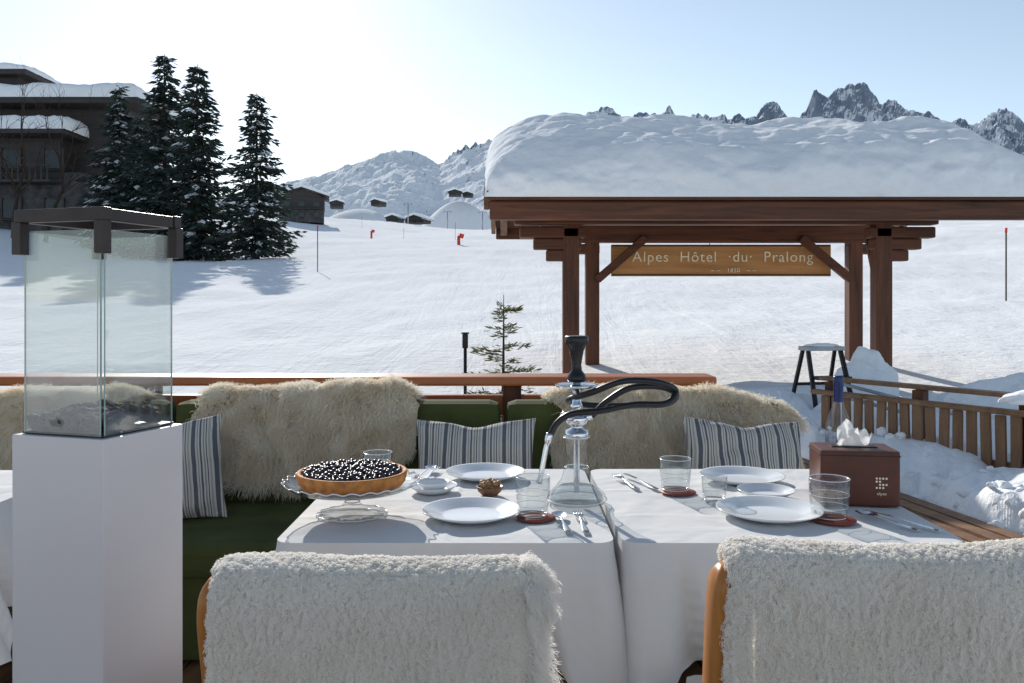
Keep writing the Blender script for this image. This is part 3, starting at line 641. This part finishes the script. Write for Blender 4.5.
def outline(name,pts,th,mat,par):
    bm=bmesh.new(); vs=[bm.verts.new((x,y,0)) for x,y in pts]; f=bm.faces.new(vs); r=bmesh.ops.extrude_face_region(bm,geom=[f]); 
    bmesh.ops.translate(bm,vec=(0,0,th),verts=[e for e in r['geom'] if isinstance(e,bmesh.types.BMVert)]); bmesh.ops.recalc_face_normals(bm,faces=bm.faces); 
    return bm_obj(name,bm,mat,par)
def handle(p,mat,L=.13):
    w_=[.0085,.0095,.009,.0065,.0045,.003,.003]
    ys=np.linspace(-.10,-.10+L,7)
    V=[];F=[]
    for i,(yy,ww) in enumerate(zip(ys,w_)):
        z=.002+.007*(i/6)**1.6
        for a in range(10): an=2*math.pi*a/10; V.append((ww*math.cos(an),yy,z+.0017*math.sin(an)))
    for i in range(6):
        for a in range(10): F.append((i*10+a,i*10+(a+1)%10,(i+1)*10+(a+1)%10,(i+1)*10+a))
    F.append(tuple(range(10))); mk('handle',V,F,mat,p,True)
def spoon(x,y,rz,z=T+.006):
    p=E('table_spoon',(x,y,z),rz); handle(p,M['steel'])
    U,A=np.meshgrid(np.linspace(0,1,12),np.linspace(0,2*np.pi,28)); X=.0205*U*np.cos(A); Y=.062+.034*U*np.sin(A)*(1-.1*np.sin(A)); Z=.0085-.0085*(1-U**2)+.002
    grid('bowl',X,Y,Z,M['steel'],p)
def fork(x,y,rz,z=T+.006):
    p=E('table_fork',(x,y,z),rz); handle(p,M['steel'])
    outline('head',[(-.003,.028),(-.009,.038),(-.0125,.05),(-.0125,.062),(.0125,.062),(.0125,.05),(.009,.038),(.003,.028)],.002,M['steel'],p).location.z=.008
    for i in range(4): xx=-.0108+i*.0072; tube('tine',[(xx,.06,.009),(xx,.08,.007),(xx,.10,.011)],[.0017,.0016,.0008],M['steel'],p,6)
def knife(x,y,rz,z=T+.006):
    p=E('table_knife',(x,y,z),rz); handle(p,M['steel']); outline('blade',[(-.004,.026),(.004,.026),(.009,.045),(.009,.10),(.003,.12),(-.004,.122)],.0016,M['steel'],p).location.z=.007
spoon(.135,2.26,R(6)); fork(.185,2.26,R(3)); spoon(-.30,2.92,R(-14)); fork(-.275,2.90,R(-8))
fork(.37,2.76,R(14)); knife(.42,2.76,R(20)); spoon(1.0,2.28,R(28)); knife(1.045,2.27,R(33))
cs=E('glass_cake_stand',(-.445,2.37,T+.004))
def rf(i,r,z,a):
    if i in(3,4,5): return r*(1+.018*math.sin(a*26)),z+.003*math.sin(a*26)
    return r,z
lathe('dish',[(.0001,.078),(.1,.078),(.16,.080),(.178,.086),(.189,.096),(.187,.092),(.16,.075),(.03,.072)],M['glass'],cs,156,mod=rf)
def rf2(i,r,z,a): return (r*(1+.03*math.sin(a*14)),z) if i>3 else (r,z)
lathe('stem_and_foot',[(.03,.072),(.022,.06),(.016,.048),(.02,.035),(.03,.022),(.07,.010),(.095,.003),(.096,0),(.05,.002),(.0001,.01)],M['glass'],cs,112,mod=rf2)
tube('rim_highlight',[(.188*(1+.018*math.sin(a*26))*math.cos(a),.188*(1+.018*math.sin(a*26))*math.sin(a),.095+.003*math.sin(a*26)) for a in np.linspace(0,2*math.pi,300)],.0016,M['porc'],cs,5)
tube('foot_rim',[(.096*(1+.03*math.sin(a*14))*math.cos(a),.096*(1+.03*math.sin(a*14))*math.sin(a),.003) for a in np.linspace(0,2*math.pi,200)],.0016,M['porc'],cs,5)
tube('stem_ring',[(.0205*math.cos(a),.0205*math.sin(a),.035) for a in np.linspace(0,2*math.pi,40)],.0018,M['porc'],cs,5)
ta=E('blackcurrant_tart',(-.445,2.37,T+.085))
lathe('crust',[(.0001,0),(.138,0),(.146,.012),(.151,.036),(.149,.040),(.144,.041),(.139,.036),(.136,.025),(.0001,.025)],M['crust'],ta,120,mod=lambda i,r,z,a:(r*(1+.012*abs(math.sin(a*30))) if 1<i<6 else r,z))
lathe('filling',[(.0001,.036),(.1,.034),(.1385,.030)],M['jam'],ta,60)
bm=bmesh.new(); bmesh.ops.create_icosphere(bm,subdivisions=2,radius=1); bv=np.array([v.co[:] for v in bm.verts]); bf=np.array([[v.index for v in f.verts] for f in bm.faces]); bm.free()
V=[];F=[];o=0; placed=[]
for lay,(Rm,nn,zz) in enumerate(((.134,420,.038),(.120,200,.045))):
    tr=0;c=0
    while c<nn and tr<9000:
        tr+=1; a=rng.uniform(0,6.28); rr_=Rm*math.sqrt(rng.uniform()); x,y=rr_*math.cos(a),rr_*math.sin(a); z=zz+.003*(1-(rr_/Rm)**2)
        if all((x-q[0])**2+(y-q[1])**2+(z-q[2])**2>.0112**2 for q in placed): placed.append((x,y,z)); c+=1
for q in placed:
    r_=rng.uniform(.0062,.0082); V.append(bv*r_+np.array(q)); F.append(bf+o); o+=len(bv)
mk('berries',np.concatenate(V),np.concatenate(F),M['berry'],ta,True)
pc=E('nut_bowl',(-.068,2.60,T+.005)); lathe('bowl',[(.0001,.0),(.024,0),(.036,.012),(.041,.026),(.039,.027),(.033,.014),(.0001,.008)],M['bowlwood'],pc,40)
V=[];F=[];o=0
for i in range(22):
    a=i*2.4; r0=.028*math.sqrt((i%11)/11); z=.022+.012*(i//11)+.008*(1-r0/.03); sz=rng.uniform(.0095,.0125)
    n_=1+.5*fbm(sv[:,0]*2.4+i*3,sv[:,1]*2.4+sv[:,2]*1.7+i,3); V.append(sv*n_[:,None]*np.array([sz,sz*.85,sz*.8])+np.array([r0*math.cos(a),r0*math.sin(a),z])); F.append(sf+o); o+=len(sv)
mk('nuts',np.concatenate(V),np.concatenate(F),M['cone'],pc,True)
tb=E('tissue_box',(1.015,2.53,T+.004),R(-7)); box('case',(0,0,.080),(.222,.15,.160),M['leather'],tb,bev=.006); box('lid_seam',(0,0,.146),(.2245,.1525,.003),M['black'],tb,bev=0)
box('slot_trim',(0,0,.1615),(.13,.03,.003),M['black'],tb,bev=.001)
U,V=np.meshgrid(np.linspace(-1,1,30),np.linspace(0,1,24)); grid('tissue',.045*U*(1-.45*V)+.015*vn(V*4,U*2)-.02*V,.016*np.sin(U*6)*V+.04*V*vn(U*2+3,V*3),.160+.075*V*(1-.6*np.abs(U)**1.5)+.03*vn(U*4,V*3)*V,M['tissue'],tb)
grid('tissue_fold',.045*U*(1-.3*V)+.02*V,.02+.018*np.cos(U*5)*V-.03*V,.160+.05*V*(1-.3*U)+.03*vn(U*3+8,V*3)*V,M['tissue'],tb)
for i in range(4):
    for k_ in range(4):
        if (i*3+k_*5)%7 not in (2,5): box('embossed_mark',(.045+i*.009,-.0757,.055+k_*.009),(.0055,.0014,.0055),M['gold'],tb,bev=.0008)
text('embossed_text','alpes',(.059,-.0757,.038),.012,M['gold'],tb,ext=.0006)
bt=E('water_bottle',(1.09,2.84,T+.004))
lathe('glass_body',[(.0001,.006),(.034,.002),(.0415,.008),(.042,.15),(.041,.175),(.033,.205),(.021,.235),(.0155,.26),(.0145,.30),(.0155,.305)],M['glass'],bt,48)
lathe('label',[(.0424,.045),(.0426,.06),(.0426,.13),(.0424,.14)],thin_glass('frosted_label',(.55,.62,.75),.3,.2,.6),bt,48); lathe('neck_sleeve',[(.0158,.255),(.0165,.26),(.0155,.305),(.0165,.306),(.0165,.338),(.0150,.343),(.0001,.343)],M['navy'],bt,36)
for i in range(4): box('label_print',(0,-.0432,.06+i*.018),(.036-.006*(i%2),.0015,.004),M['navy'],bt,bev=0)
lathe('water',[(.0001,.01),(.037,.012),(.038,.14),(.0001,.141)],thin_glass('water_fill',(.86,.93,.96),.01,.06,.5),bt,40)
hk=E('hookah',(.19,2.50,T+.005))
lathe('glass_vase',[(.0001,.004),(.07,0),(.084,.004),(.088,.014),(.083,.026),(.062,.046),(.044,.072),(.035,.105),(.031,.14),(.033,.168),(.038,.190),(.034,.197)],M['glass'],hk,72)
for z_,r_ in ((.012,.0885),(.105,.0352),(.193,.038)): tube('vase_rim',[(r_*math.cos(a),r_*math.sin(a),z_) for a in np.linspace(0,6.2832,60)],.0014,M['porc'],hk,5)
lathe('water',[(.0001,.008),(.078,.010),(.075,.026),(.052,.048),(.0001,.049)],thin_glass('hookah_water',(.83,.86,.87),.01,.10,.6),hk,48)
lathe('stem',[(.009,.03),(.009,.185),(.032,.19),(.037,.2),(.033,.212),(.020,.218),(.018,.226),(.031,.234),(.036,.246),(.031,.258),(.018,.266),(.014,.275),(.022,.283),(.014,.291),(.012,.32),(.015,.33),(.03,.336),(.058,.340),(.064,.348),(.058,.345),(.02,.341),(.014,.348),(.012,.370)],M['steel'],hk,40)
lathe('bowl',[(.010,.352),(.026,.356),(.030,.366),(.024,.378),(.016,.388),(.014,.405),(.017,.425),(.021,.445),(.026,.460),(.034,.466),(.0355,.486),(.032,.490),(.0001,.488)],M['blackr'],hk,36)
tube('hose_port',[(0,0,.246),(.045,-.01,.256)],[.012,.011],M['steel'],hk,12); tube('purge_port',[(0,0,.246),(-.035,-.015,.258),(-.045,-.018,.262)],[.009,.009,.011],M['steel'],hk,12)
hp=catm([(.045,-.01,.256),(.085,-.03,.30),(.15,-.04,.340),(.24,-.03,.343),(.292,.0,.318),(.27,.02,.288),(.18,.02,.283),(.08,.03,.280),(.0,.05,.285),(-.02,.02,.30),(.04,-.045,.328),(.13,-.06,.362),(.23,-.05,.358),(.288,-.02,.330),(.25,-.06,.298),(.16,-.07,.296),(.06,-.075,.278),(-.02,-.075,.270),(-.06,-.075,.245),(-.082,-.08,.21)],9)
tube('hose',hp,.0095,M['blackr'],hk,10)
tube('mouthpiece',catm([(-.082,-.08,.215),(-.092,-.082,.18),(-.10,-.085,.14),(-.108,-.088,.10),(-.115,-.09,.075)],5),[.0105]*4+[.0075]*14+[.0085]*3,M['steel'],hk,12)

# ------------------------------------------------------------------ glass fire lantern on pedestal
pl=E('glass_fire_pedestal',(-.914,1.9,0),R(-18)); S_=.264; cx,cy=-S_/2,S_/2; zt=1.027
box('pedestal',(cx,cy,zt/2),(S_,S_,zt),M['pedestal'],pl,bev=.003)
box('burner_tray',(cx,cy,zt+.004),(S_-.03,S_-.03,.006),M['black'],pl,bev=.001)
g_=S_/2-.016; h0,h1=zt+.004,1.50
for nm,c_,s_ in (('pane_front',(cx,cy-g_,(h0+h1)/2),(2*g_-.012,.004,h1-h0)),('pane_back',(cx,cy+g_,(h0+h1)/2),(2*g_-.012,.004,h1-h0)),('pane_left',(cx-g_,cy,(h0+h1)/2),(.004,2*g_-.012,h1-h0)),('pane_right',(cx+g_,cy,(h0+h1)/2),(.004,2*g_-.012,h1-h0))):
    box(nm,c_,s_,M['tank'],pl,bev=0)
for sx in (-1,1):
    for sy in (-1,1):
        for dx,dy in ((.006,0),(0,.006)): box('pane_edge',(cx+sx*(g_-dx),cy+sy*(g_-dy),(h0+h1)/2),(.0022,.0022,h1-h0),M['gedge'],pl,bev=0)
zf=1.535
for sy in (-1,1): box('top_frame_bar',(cx,cy+sy*g_,zf),(2*g_+.03,.024,.03),M['frame'],pl,bev=.002)
for sx in (-1,1): box('top_frame_bar',(cx+sx*g_,cy,zf-.001),(.024,2*g_-.026,.028),M['frame'],pl,bev=.002)
for sx in (-1,1):
    for sy in (-1,1):
        box('corner_bracket',(cx+sx*(g_+.004),cy+sy*(g_+.004),zf-.052),(.026,.026,.075),M['frame'],pl,bev=.002)
V=[];F=[];o=0
for i in range(95):
    x=rng.uniform(-.098,.098);y=rng.uniform(-.098,.098); sz=rng.uniform(.013,.028); z=zt+.010+sz*.6+max(0,.035-.25*math.hypot(x,y))*rng.uniform(.2,1.1)
    n_=1+.55*fbm(sv[:,0]*1.6+i,sv[:,1]*1.6+sv[:,2]+i,3); V.append(sv*n_[:,None]*np.array([sz,sz*.85,sz*.7])+np.array([cx+x,cy+y,z])); F.append(sf+o); o+=len(sv)
mk('lava_stones',np.concatenate(V),np.concatenate(F),M['lava'],pl)
